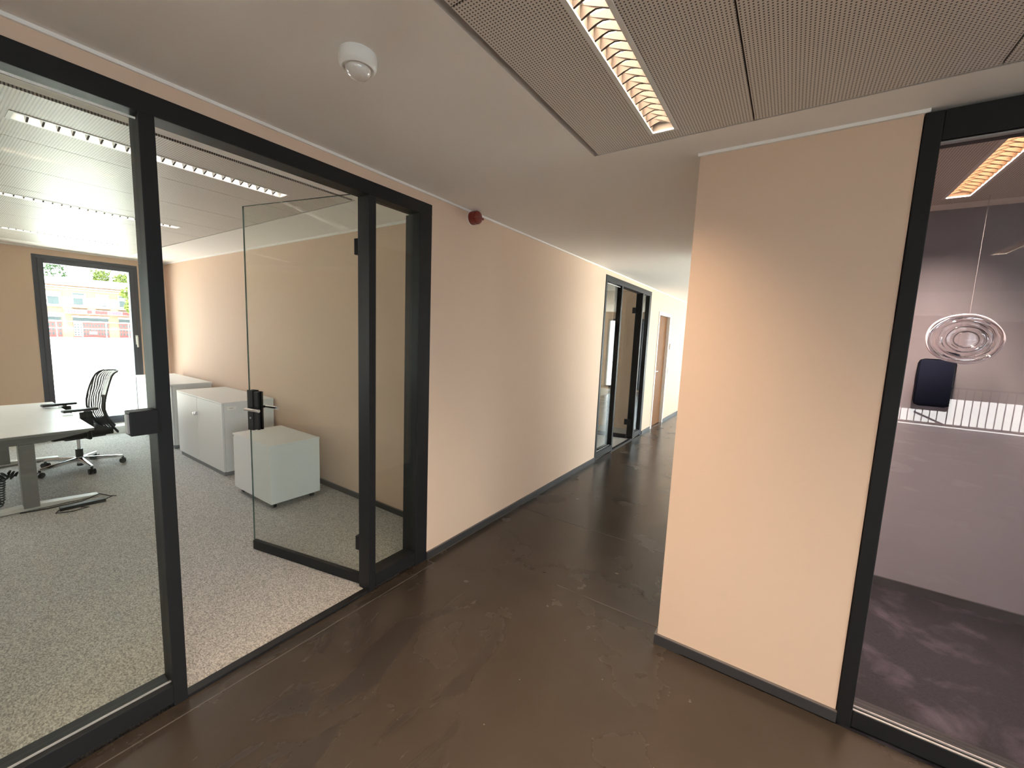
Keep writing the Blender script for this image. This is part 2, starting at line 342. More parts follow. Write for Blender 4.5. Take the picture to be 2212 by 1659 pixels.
# lamps -------------------------------------------------------------
def luminaire(label, x, y0, y1, W, m_em, watts, col=(1, .75, .52), spread=112, group=None, bm_blade=m_blade, pitch=.05, hous=None):
    t = thing('ceiling_light', label, 'ceiling light', (x, (y0+y1)/2, CZ), 0, group)
    h = (y1-y0)/2; a = W/2
    bm = BM()
    box(bm, -a-.012, -h-.012, -.004, -a, h+.012, .06); box(bm, a, -h-.012, -.004, a+.012, h+.012, .06)
    box(bm, -a, -h-.012, -.004, a, -h, .06); box(bm, -a, h, -.004, a, h+.012, .06); box(bm, -a-.012, -h-.012, .06, a+.012, h+.012, .07)
    obj('housing', bm, hous or m_whitemetal, t)
    rim = BM(); box(rim, -a-.014, -h-.014, -.0045, -a+.001, h+.014, .002); box(rim, a-.001, -h-.014, -.0045, a+.014, h+.014, .002)
    box(rim, -a, -h-.014, -.0045, a, -h+.001, .002); box(rim, -a, h-.001, -.0045, a, h+.014, .002)
    obj('rim', rim, m_whitemetal, t)
    obj('diffuser', box(BM(), -a+.002, -h+.002, .048, a-.002, h-.002, .056), m_em, t)
    bl = BM()
    # parabolic cross blade, thick at the top and sharp at the lower edge, with a notch towards the middle
    pr = [(-a, 0), (-a*.45, .010), (0, .014), (a*.45, .010), (a, 0), (a, .036), (-a, .036)]
    f0 = [bl.verts.new((p[0], -.0035-(.004 if p[1] > .03 else 0), p[1])) for p in pr]; f1 = [bl.verts.new((p[0], .0035+(.004 if p[1] > .03 else 0), p[1])) for p in pr]
    bl.faces.new(f0); bl.faces.new(f1[::-1])
    for i in range(len(pr)): bl.faces.new((f0[i], f0[(i+1) % len(pr)], f1[(i+1) % len(pr)], f1[i]))
    bmesh.ops.recalc_face_normals(bl, faces=bl.faces)
    me = bpy.data.meshes.new('louvre_blade'); bl.to_mesh(me); bl.free(); me.materials.append(bm_blade)
    n = int(round((y1-y0)/pitch))
    for i in range(1, n): share('louvre_blade', me, t, (0, -h+(y1-y0)*i/n, 0))
    if watts:
        ld = bpy.data.lights.new('lamp', 'AREA'); ld.shape = 'RECTANGLE'; ld.size = W*.85; ld.size_y = (y1-y0)*.96; ld.energy = watts; ld.color = col
        ld.spread = math.radians(spread); lo = bpy.data.objects.new('lamp', ld); COL.objects.link(lo); lo.parent = t; lo.location = (0, 0, .042)
    return t
G = .0025
xs = [1.160, 1.814, 2.470, 3.125, 3.780, 4.435, 5.090, 5.745]
ysr = [(-4.18, -3.14), (-3.14, -2.10), (-2.10, -1.13), (-1.13, -.115), (-.115, .905), (.905, 1.950)]
LW = .088
for i, (a, b) in enumerate(zip(xs, xs[1:])):
    for j, (c, d) in enumerate(ysr):
        hole = None
        if (i == 0 and j > 0) or (i == 3 and j in (3, 5)):
            xc = (a+b)/2; hole = (xc-LW/2-.012, c+.07, xc+LW/2+.012, d-.075)
        panel(c_cor, a+G, c+G, b-G, d-G, hole)
P_COR = 22  # all but the strip before the wall end are unseen, added for light
for xc, j, lab in ((1.487, 4, 'unseen lit louvred strip light added in the corridor ceiling straight over the photographer'), (1.487, 2, 'unseen lit louvred strip light added in the hall ceiling, second behind the photographer'), (1.487, 5, 'lit louvred strip light in the corridor ceiling before the beige wall end'), (1.487, 3, 'unseen lit louvred strip light added in the corridor ceiling behind the photographer'),
                   (1.487, 1, 'unseen lit louvred strip light added in the hall ceiling farther behind the photographer'), (3.4525, 3, 'unseen lit louvred strip light added in the hall ceiling beside the meeting room glass'),
                   (3.4525, 5, 'unseen lit louvred strip light added in front of the meeting room glass')):
    c, d = ysr[j]; luminaire(lab, xc, c+.082, d-.087, LW, m_lamp, P_COR, bm_blade=m_bladewarm, hous=m_bladewarm)
# meeting room
xm = [1.87, 2.395, 3.05, 3.705, 4.36, 5.015, 5.67]
for i, (a, b) in enumerate(zip(xm, xm[1:])):
    xc = (a+b)/2
    panel(c_cor, a+G, 2.335, b-G, 3.552, (2.722-.062, 2.54, 2.722+.062, 3.43) if i == 1 else None)
luminaire('amber glowing strip light in the meeting room ceiling', 2.722, 2.552, 3.418, .10, m_lampyellow, 58, (1, .78, .62), spread=104, bm_blade=m_bladeamber, hous=m_bladeamber)
# office
xo = [-.60, -1.302, -1.947, -2.576, -3.205, -3.833, -4.46, -5.09, -5.70]
for i, (a, b) in enumerate(zip(xo, xo[1:])):
    for j, (c, d) in enumerate(((-1.73, .03), (.03, 1.816))):
        xc = (a+b)/2; hole = None
        if i in (0, 3, 6):
            hole = (xc-.062, .327, xc+.062, 1.540) if j else (xc-.062, -1.42, xc+.062, -.21)
        panel(c_off, b+G, c+G, a-G, d-G, hole)
labs = ['louvred strip light in the office ceiling nearest the glass partition', 'second louvred strip light in the office ceiling, over the desk', 'third louvred strip light in the office ceiling, close to the window']
for n_, i in enumerate((0, 3, 6)):
    xc = (xo[i]+xo[i+1])/2
    luminaire(labs[n_], xc, .339, 1.528, .10, m_lampoff, 3, (1, .93, .82), 118, bm_blade=m_bladeoff)
    luminaire(labs[n_]+', far row', xc, -1.408, -.222, .10, m_lampoff, 3, (1, .93, .82), 118, bm_blade=m_bladeoff)
# coves
struct('trim_3', [(0, -12, CZ-.013, .010, 13, CZ)], m_cove, 'white cove strip along the top of the corridor wall')
struct('trim_4', [(1.572, 2.162, CZ-.013, 2.36, 2.174, CZ), (1.572, 2.174, CZ-.013, 1.58, 4.7, CZ)], m_cove, 'white cove strip on top of the beige wall end')
struct('trim_5', [(-6.15, 2.333, CZ-.018, -.1, 2.345, CZ), (-6.15, -2.2, CZ-.018, -6.138, 2.345, CZ)], m_cove, 'white cove strip at the top of the office walls')
# baseboards
def baseboard(name, x0, y0, x1, y1, label, h=.056, top=None):
    o = struct(name, [(x0, y0, 0, x1, y1, h-.004)], m_base, label)
    obj('baseboard_edge', box(BM(), x0, y0, h-.004, x1, y1, h), top or m_basetop, o); return o
baseboard('baseboard_left', 0, 1.99, .012, 5.04, 'dark grey baseboard under the beige corridor wall')
baseboard('baseboard_left', 0, 7.12, .012, 7.62, 'short baseboard between second partition and wooden door')
baseboard('baseboard_left', 0, 8.56, .012, 13, 'baseboard beyond the wooden door')
baseboard('baseboard_right', 1.566, 2.160, 2.349, 2.174, 'dark grey baseboard on the beige wall end')
baseboard('baseboard_right', 1.566, 2.174, 1.58, 4.7, 'baseboard on the corridor side of the beige wall end')
baseboard('baseboard_office', -6.15, 2.333, -.1, 2.345, 'brown grey baseboard of the office wall behind the cabinets')
baseboard('baseboard_back', 1.70, 3.685, 6.6, 3.70, 'black baseboard under the lilac grey wall', .065, m_base)

# ------------------------------------------------------------------ glazed partitions
def partition(label, y0, second=False):
    t = thing('glass_partition', label, 'glass partition', (0, y0, 0))
    F = .004; D = -.10
    bxo('top_rail', (D, 0, 2.374, F, 2.06, 2.449), m_black, t, .003)
    bxo('bottom_rail', (D, .05, .018, F, .597, .10), m_black, t, .002)
    bxo('bottom_rail', (D, 1.625, .018, F, 1.95, .10), m_black, t, .002)
    bxo('side_post', (D, 0, 0, F, .05, 2.374), m_black, t, .002)
    bm = BM(); box(bm, D-.03, 1.955, .0, F, 2.06, 2.374, .003); obj('side_post', bm, m_black, t)
    bxo('mullion', (D, .597, 0, F, .645, 2.374), m_black, t, .002)
    bxo('mullion', (D, 1.575, 0, F, 1.622, 2.374), m_black, t, .002)
    bxo('pane', (-.040, .048, .098, -.030, .600, 2.378), m_glass, t)
    bxo('pane', (-.040, 1.620, .098, -.030, 1.96, 2.378), m_glass, t)
    bxo('glazing_seal', (-.029, .05, 2.352, -.022, .597, 2.358), m_cove, t)
    bxo('glazing_seal', (-.029, .05, .101, -.022, .597, .106), m_greymetal, t)
    bxo('threshold', (-.045, .645, 0, .0, 1.575, .014), m_black, t, .002)
    return t
p1 = partition('black framed glass partition of the first office with open door', -.07)
bm = BM(); box(bm, -.045, .515, 1.195, .022, .600, 1.288, .003)
sb = obj('strike_box', bm, m_black, p1)
bxo('strike_plate', (-.02, .509, 1.205, .01, .517, 1.278), m_greymetal, sb)
p2 = partition('black framed glass partition of the second office down the corridor', 5.055, True)

def glass_door(name, label, A, B, ztop=2.405, handle=True):
    A, B = Vector(A), Vector(B); d = B-A; Ln = d.length; a = math.atan2(d.y, d.x)
    t = thing(name, label, None, A, a, kind='structure')
    # local: x along the leaf from the hinge, y+ = corridor side
    bxo('pane', (0, -.005, .03, Ln, .005, ztop), m_glassdoor, t)
    bxo('glass_edge', (Ln, -.005, .05, Ln+.0015, .005, ztop), m_edge, t)
    bxo('glass_edge', (-.0015, -.005, .05, 0, .005, ztop), m_edge, t)
    bxo('glass_edge', (0, -.005, ztop, Ln, .005, ztop+.0015), m_edge, t)
    bxo('bottom_rail', (0, -.014, .006, Ln, .014, .072), m_black, t, .002)
    for z in (.236, 2.060):
        bm = BM(); box(bm, -.002, -.017, z, .046, .017, z+.092, .003); hg = obj('hinge', bm, m_black, t)
        bm = BM(); box(bm, -.055, -.012, z+.004, -.012, .012, z+.088, .002); cyl(bm, (-.008, 0, z), (-.008, 0, z+.092), .009, n=12); obj('hinge_knuckle', bm, m_black, hg)
    if handle:
        for s in (1, -1):
            bm = BM(); box(bm, Ln-.108, s*.005, .905, Ln-.062, s*.020, 1.172, .002); box(bm, Ln-.060, s*.005, .898, Ln-.006, s*.024, 1.178, .002)
            lk = obj('lock_case', bm, m_black, t)
            bm = BM(); cyl(bm, (Ln-.060, s*.018, 1.055), (Ln-.060, s*.078, 1.055), .009, n=12); obj('lever_neck', bm, m_black, lk, True)
            bm = BM(); cyl(bm, (Ln-.050, s*.072, 1.055), (Ln-.185, s*.072, 1.055), .0105, n=16); obj('lever', bm, m_alu, lk, True)
            bm = BM(); cyl(bm, (Ln-.035, s*.024, .985), (Ln-.035, s*.027, .985), .007, n=16); obj('keyhole', bm, m_greymetal, lk, True)
    return t
glass_door('door_1', 'frameless glass door standing open into the first office', (-.10, 1.535, 0), (-1.077, 1.324, 0))
glass_door('door_2', 'frameless glass door standing open into the second office', (-.10, 6.62, 0), (-1.02, 6.42, 0))

# far wooden door
t = thing('door_3', 'wooden door leaf in a white frame at the far corridor end', None, (0, 8.09, 0), kind='structure')
bxo('leaf', (-.085, -.38, .005, -.045, .38, 2.10), m_wood, t, .002)
bxo('door_frame', (-.1, -.43, 0, .012, -.38, 2.105), m_doorframe, t); bxo('door_frame', (-.1, .38, 0, .012, .43, 2.105), m_doorframe, t)
bxo('door_frame', (-.1, -.43, 2.105, .012, .43, 2.165), m_doorframe, t)
bm = BM(); cyl(bm, (-.045, -.31, 1.07), (.0, -.31, 1.07), .009); cyl(bm, (.0, -.315, 1.07), (.0, -.20, 1.07), .009); obj('door_handle', bm, m_alu, t, True)
s = thing('thermostat', 'white room thermostat on the wall beyond the wooden door', 'thermostat', (0, 8.66, 1.53)); bxo('body', (0, -.045, -.06, .025, .045, .06), m_white, s, .006); bxo('dial', (.025, -.02, -.01, .032, .02, .03), m_cove, s, .003)
s = thing('light_switch', 'white light switch beside the wooden door, lower than the thermostat', 'switch', (0, 8.68, 1.04)); bxo('plate', (0, -.042, -.075, .010, .042, .075), m_white, s, .003); bxo('rocker', (.010, -.03, -.03, .016, .03, .03), m_cove, s, .002)

# office window and its unseen neighbours
def window(name, label, y0, y1, handle=False, x=-6.15):
    t = thing(name, label, None, (x, y0, 0), kind='structure'); W = y1-y0; fz = .10
    bxo('frame', (-.12, 0, fz, .005, .045, 2.421), m_winframe, t); bxo('frame', (-.12, W-.045, fz, .005, W, 2.421), m_winframe, t)
    bxo('frame', (-.12, .045, 2.376, .005, W-.045, 2.421), m_winframe, t); bxo('frame', (-.12, .045, fz, .005, W-.045, fz+.05), m_winframe, t)
    sa = bxo('sash', (-.09, .045, fz+.05, .018, .098, 2.376), m_winframe, t, .004); sb_ = bxo('sash', (-.09, W-.098, fz+.05, .018, W-.045, 2.376), m_winframe, t, .004)
    bxo('sash', (-.09, .098, 2.318, .018, W-.098, 2.376), m_winframe, t, .004); bxo('sash', (-.09, .098, fz+.05, .018, W-.098, fz+.11), m_winframe, t, .004)
    bxo('pane', (-.05, .095, fz+.10, -.035, W-.095, 2.32), m_glass, t)
    if handle:
        bm = BM(); box(bm, .018, W-.072, 1.26, .026, W-.042, 1.40, .003); cyl(bm, (.026, W-.057, 1.37), (.06, W-.057, 1.37), .009)
        box(bm, .05, W-.067, 1.22, .066, W-.047, 1.385, .006); obj('window_handle', bm, m_whitemetal, sb_)
    return t
window('window_1', 'tall slate grey framed window in the office end wall', Y0, Y1, True)
window('window_2', 'tall slate grey framed window hidden beside the office desk, added for daylight', -1.5, -.5)  # unseen window added for more daylight in the office
window('window_3', 'wide window of the second office', 4.2, 5.9)
struct('trim_6', [(-6.15, -2.2, 0, -5.85, 2.345, .075), (-6.15, -2.2, .075, -5.86, 2.345, .10)], m_whitemetal, 'low pale sill box under the office window')
t = thing('window_5', 'unseen long window wall added to the hall behind the photographer as daylight fill', None, (7.4, -6.4, 0), kind='structure')  # unseen window wall added as daylight fill for hall and corridor
for i in range(6): bxo('frame', (.02, 1.378*i, .06, .14, 1.378*i+.06, 2.42), m_winframe, t)
bxo('frame', (.02, 0, .06, .14, 6.95, .12), m_winframe, t); bxo('frame', (.02, 0, 2.36, .14, 6.95, 2.42), m_winframe, t); bxo('pane', (.07, .03, .1, .08, 6.92, 2.38), m_glass, t)
t = thing('window_6', 'unseen long window wall of the lounge behind the meeting room, widened to light the corridor', None, (5.6, 4.2, 0), kind='structure')  # unseen window wall, opened wide to brighten the far corridor
for i in range(7): bxo('frame', (.02, 1.39*i, .06, .14, 1.39*i+.06, 2.42), m_winframe, t)
bxo('frame', (.02, 0, .06, .14, 8.4, .12), m_winframe, t); bxo('frame', (.02, 0, 2.36, .14, 8.4, 2.42), m_winframe, t); bxo('pane', (.07, .03, .1, .08, 8.37, 2.38), m_glass, t)
t = thing('window_4', 'bright window wall at the corridor end', None, (.7, 13, 0), kind='structure')
for xx in (0, 1.1, 2.2): bxo('frame', (xx, 0, .05, xx+.05, .12, 2.3), m_winframe, t)
bxo('frame', (0, 0, .05, 2.25, .12, .11), m_winframe, t); bxo('frame', (0, 0, 2.24, 2.25, .12, 2.3), m_winframe, t); bxo('pane', (.03, .05, .1, 2.22, .06, 2.26), m_glass, t)

# ------------------------------------------------------------------ meeting room front
t = thing('glass_partition', 'heavy black framed glass front of the dark meeting room', 'glass partition', (2.348, 2.174, 0))
bxo('side_post', (0, -.006, 0, .052, .09, CZ-.012), m_black, t, .003); bxo('top_rail', (.052, -.006, 2.398, 4.25, .09, CZ-.012), m_black, t, .003)
bxo('bottom_rail', (.052, -.006, .012, 4.25, .09, .088), m_black, t, .003)
bxo('glazing_seal', (.052, -.004, .0885, 4.25, .004, .092), m_greymetal, t); bxo('glazing_seal', (.052, .018, .0885, 4.25, .024, .095), m_greymetal, t); bxo('glazing_seal', (.052, .0, 2.388, 4.25, .02, 2.394), m_greymetal, t)
bxo('pane', (.045, .028, .08, 4.25, .038, 2.405), m_glassmeet, t)
bxo('side_post', (4.25, -.006, 0, 4.30, .09, CZ-.012), m_black, t)

m_discline = mat('smoked_glass_line', (.05, .045, .055), .1)
# glass disc hanging in the meeting room
def disc():
    t = thing('glass_disc', 'blown clear glass disc with rippled rings hanging before the lilac wall', 'glass ornament', (2.853, 3.44, 1.712))
    t.rotation_euler = (math.radians(90), 0, math.radians(6))
    wob = lambda a, j: 1+.05*math.cos(a-2.6)+.028*math.cos(2*a+.6)+.012*math.cos(5*a+j)
    fr = [(.001, .010), (.045, .010), (.056, .020), (.064, .012), (.078, .013), (.088, .024), (.098, .014), (.112, .016), (.122, .028), (.134, .018), (.146, .026), (.152, .014), (.153, 0)]
    prof = fr + [(r, -z*.7) for r, z in fr[::-1]]
    bm = BM(); lathe(bm, prof, 96, Matrix.Diagonal((1.0, .90, 1, 1)), wob)
    m, N, L, b = newmat('blown_glass')
    b.inputs['Base Color'].default_value = (1, .95, .96, 1); b.inputs['Roughness'].default_value = .02; b.inputs['Transmission Weight'].default_value = 1; b.inputs['IOR'].default_value = 1.48
    o = obj('plate', bm, m, t, True)
    m2, N, L, b2 = newmat('rim_glass')
    b2.inputs['Base Color'].default_value = (.92, .84, .88, 1); b2.inputs['Roughness'].default_value = .08; b2.inputs['Transmission Weight'].default_value = .35; b2.inputs['IOR'].default_value = 1.48
    for r_, t_ in ((.158, .0055), (.149, .003), (.118, .0035), (.082, .0025), (.052, .003)):
        bm = BM(); pts = []
        for k_ in range(97):
            a_ = 2*PI*k_/96; q_ = r_*wob(a_, 0 if r_ > .14 else 2); pts.append((q_*math.cos(a_), q_*math.sin(a_)*.90, .016 if r_ < .14 else 0))
        tube(bm, pts, t_, 8); obj('rim', bm, m2 if r_ > .1 else m_discline, t, True)
    bm = BM(); tube(bm, [(0, .135, 0), (0, .80, 0)], .0008, 6); obj('wire', bm, m_greymetal, t)
disc()

t = thing('dark_blob_board', 'small made-up navy board for the dark blob on the lilac wall below the glass disc', 'wall pad', (2.805, 3.70, 1.44))  # board invented to stand in for a dark blob of unknown cause
bm = BM(); box(bm, -.088, -.045, -.155, .088, 0, .15, .03); obj('blob_board', bm, mat('navy_dark', (.006, .008, .018), .95, spec=.1), t, True)
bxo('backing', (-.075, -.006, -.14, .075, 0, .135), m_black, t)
# ------------------------------------------------------------------ ceiling fittings
t = thing('motion_detector', 'round white motion detector with clear dome on the plain corridor ceiling', 'detector', (.765, .895, CZ))
bm = BM(); lathe(bm, [(.058, 0), (.0585, -.006), (.060, -.010), (.0595, -.030), (.056, -.040), (.050, -.046), (.047, -.046), (.046, -.043), (.001, -.043)], 48); obj('body', bm, m_white, t, True)
bm = BM(); lathe(bm, [(.040, -.040), (.040, -.048), (.037, -.057), (.030, -.066), (.020, -.072), (.010, -.0745), (.001, -.075)], 40); obj('lens', bm, m_lens, t, True)
t = thing('fire_alarm', 'small dark red fire alarm sounder high on the corridor wall', 'alarm', (0, 2.39, 2.465))
q = Matrix.Rotation(PI/2, 4, 'Y')
bm = BM(); lathe(bm, [(.047, 0), (.047, .030), (.045, .034), (.044, .036), (.046, .040), (.046, .058), (.040, .068), (.020, .073), (.001, .074)], 40, q); obj('body', bm, m_red, t, True)
bm = BM(); box(bm, .052, -.052, -.010, .076, .052, .006, .004); obj('rib', bm, m_red, t)
bm = BM(); lathe(bm, [(.049, 0), (.049, .006), (.001, .006)], 32, q); obj('base', bm, m_white, t, True)

# ------------------------------------------------------------------ office furniture
t = thing('pedestal_cabinet', 'low white drawer pedestal on castors nearest the open glass door', 'cabinet', (-1.62, 1.70, 0))
bxo('carcass', (-.69, 0, .057, 0, .452, .572), m_cab, t, .001); bxo('top_panel', (-.717, -.002, .573, .002, .454, .589), m_cab, t, .0015)
for z0, z1 in ((.060, .222), (.226, .388), (.392, .554)):
    dr = bxo('drawer', (-.717, .003, z0, -.694, .449, z1), m_cab, t, .001); bxo('drawer_grip', (-.722, .06, z1-.012, -.717, .39, z1-.004), m_greymetal, dr)
for x_, y_ in ((-.06, .05), (-.64, .05), (-.06, .40), (-.64, .40)):
    bm = BM(); cyl(bm, (x_, y_-.014, .024), (x_, y_+.014, .024), .020, n=16); box(bm, x_-.012, y_-.016, .03, x_+.012, y_+.016, .057); obj('castor', bm, m_plastic, t)
t = thing('storage_cabinet', 'white two door cabinet with lock knob between pedestal and window cabinet', 'cabinet', (-2.83, 1.80, 0))
bxo('plinth', (-1.24, .012, 0, -.02, .50, .050), m_cabgrey, t); bxo('carcass', (-1.262, .021, .050, 0, .52, .787), m_cab, t, .001); bxo('top_panel', (-1.264, -.001, .787, .002, .522, .803), m_cab, t, .0015)
d1 = bxo('door', (-1.260, 0, .054, -.660, .019, .784), m_cab, t, .001); d2 = bxo('door', (-.656, 0, .054, -.002, .019, .784), m_cab, t, .001)
bm = BM(); cyl(bm, (-.665, .0, .60), (-.665, -.020, .60), .020, n=20); box(bm, -.690, -.034, .583, -.640, -.019, .617, .005); obj('lock_knob', bm, m_chrome, d1, True)
bxo('label_holder', (.002, .045, .72, .0035, .135, .757), m_white, t); bxo('label_text', (.0036, .07, .736, .0042, .105, .740), m_cabgrey, t)
t = thing('window_cabinet', 'white cabinet with overhanging top standing under the window end', 'cabinet', (-4.35, 1.82, 0))
bxo('plinth', (-1.33, .02, 0, -.03, .42, .055), m_cabgrey, t); bxo('carcass', (-1.36, .021, .055, -.005, .44, .820), m_cab, t, .001); bxo('top_panel', (-1.375, -.012, .820, .002, .45, .842), m_cab, t, .002)
d1 = bxo('door', (-1.355, 0, .06, -.69, .019, .815), m_cab, t, .001); d2 = bxo('door', (-.686, 0, .06, -.007, .019, .815), m_cab, t, .001)
for dd, xx in ((d1, -.735), (d2, -.640), ):
    bm = BM(); tube(bm, [(xx, 0, .44), (xx, -.022, .455), (xx, -.03, .50), (xx, -.022, .545), (xx, 0, .56)], .006); obj('bow_handle', bm, m_alu, dd, True)

# desk at its lowest setting
t = thing('sit_stand_desk', 'white topped height adjustable desk with grey column legs', 'desk', (-4.0, .49, 0))
ZD = .655
bm = BM(); box(bm, -.93, -.40, ZD-.024, .93, .40, ZD-.002, .003); obj('desk_edge', bm, m_deskedge, t); bxo('desk_top', (-.931, -.401, ZD-.003, .931, .401, ZD), m_desk, t)
bm = BM(); box(bm, -.80, -.035, ZD-.075, .80, .035, ZD-.026, .004); obj('crossbeam', bm, m_leg, t)
for sx in (.86, -.86):
    bm = BM(); pr = [(-.37, ZD-.026), (.37, ZD-.026), (.37, ZD-.04), (.10, ZD-.085), (-.10, ZD-.085), (-.37, ZD-.04)]
    for q0, q1 in ((-.03, .03),):
        f0 = [bm.verts.new((sx+q0, p[0], p[1])) for p in pr]; f1 = [bm.verts.new((sx+q1, p[0], p[1])) for p in pr]
        bm.faces.new(f0); bm.faces.new(f1[::-1])
        for i in range(6): bm.faces.new((f0[i], f0[(i+1) % 6], f1[(i+1) % 6], f1[i]))
    obj('support_arm', bm, m_leg, t)
    bm = BM(); box(bm, sx-.045, -.045, .03, sx+.045, .045, ZD-.08, .004); lg = obj('leg', bm, m_leg, t)
    bm = BM(); pr = [(-.40, .012), (.40, .012), (.40, .026), (.06, .05), (-.06, .05), (-.40, .026)]
    f0 = [bm.verts.new((sx-.04, p[0], p[1])) for p in pr]; f1 = [bm.verts.new((sx+.04, p[0], p[1])) for p in pr]
    bm.faces.new(f0); bm.faces.new(f1[::-1])
    for i in range(6): bm.faces.new((f0[i], f0[(i+1) % 6], f1[(i+1) % 6], f1[i]))
    box(bm, sx-.03, -.39, .004, sx+.03, -.35, .013); box(bm, sx-.03, .35, .004, sx+.03, .39, .013)
    obj('foot', bm, m_whitemetal, lg)
bm = BM(); box(bm, .60, .36, ZD-.05, .72, .42, ZD-.028, .004); obj('height_switch', bm, m_plastic, t)
t = thing('power_strip', 'dark power strip with looped cable beside the desk foot', 'power strip', (-2.93, .62, .004), 0)
bxo('body', (-.03, 0, 0, .02, .28, .028), m_plastic, t, .004)
bm = BM(); tube(bm, [(-.005, .28, .015), (-.01, .33, .03), (-.05, .36, .012), (-.10, .33, .006), (-.09, .26, .05), (-.10, .15, .012), (-.12, -.05, .006), (-.15, -.20, .006)], .004); obj('cable', bm, m_cable, t, True)
bm = BM(); tube(bm, [(.0, .0, .012), (.05, -.03, .006), (.10, .06, .006), (.08, .16, .006), (.03, .12, .004)], .0035); obj('cable', bm, m_cable, t, True)
# spiral cable sleeve
path = [(-3.20, .43, .30), (-3.21, .385, .325), (-3.22, .345, .29), (-3.22, .335, .20), (-3.22, .33, .11), (-3.23, .315, .06), (-3.25, .27, .045), (-3.28, .18, .045), (-3.3, .05, .045)]
def resample(pts, n):
    pts = [Vector(p) for p in pts]; ds = [0]
    for a, b in zip(pts, pts[1:]): ds.append(ds[-1]+(b-a).length)
    out = []
    for i in range(n):
        s = ds[-1]*i/(n-1); k = max(j for j in range(len(ds)) if ds[j] <= s+1e-9); k = min(k, len(pts)-2)
        out.append(pts[k].lerp(pts[k+1], (s-ds[k])/(ds[k+1]-ds[k])))
    return out
cp = resample(path, 420); hel = []; nv = Vector((1, 0, 0))
for i, p in enumerate(cp):
    tg = (cp[min(i+1, 419)]-cp[max(i-1, 0)]).normalized(); nv = (nv-tg*nv.dot(tg)).normalized(); b = tg.cross(nv); a = i*2*PI/14
    hel.append(p+(nv*math.cos(a)+b*math.sin(a))*.030)
t = thing('cable_sleeve', 'black spiral cable sleeve hanging from the desk leg to the carpet', 'cable', (0, 0, 0))
bm = BM(); tube(bm, hel, .0062, 6); obj('spiral', bm, m_cable, t, True)
bm = BM(); tube(bm, [(-3.3, .30, ZD-.08), (-3.31, .29, .45), (-3.33, .27, .34), (-3.30, .28, .22), (-3.26, .31, .17)], .004); obj('cable', bm, m_cable, t, True)

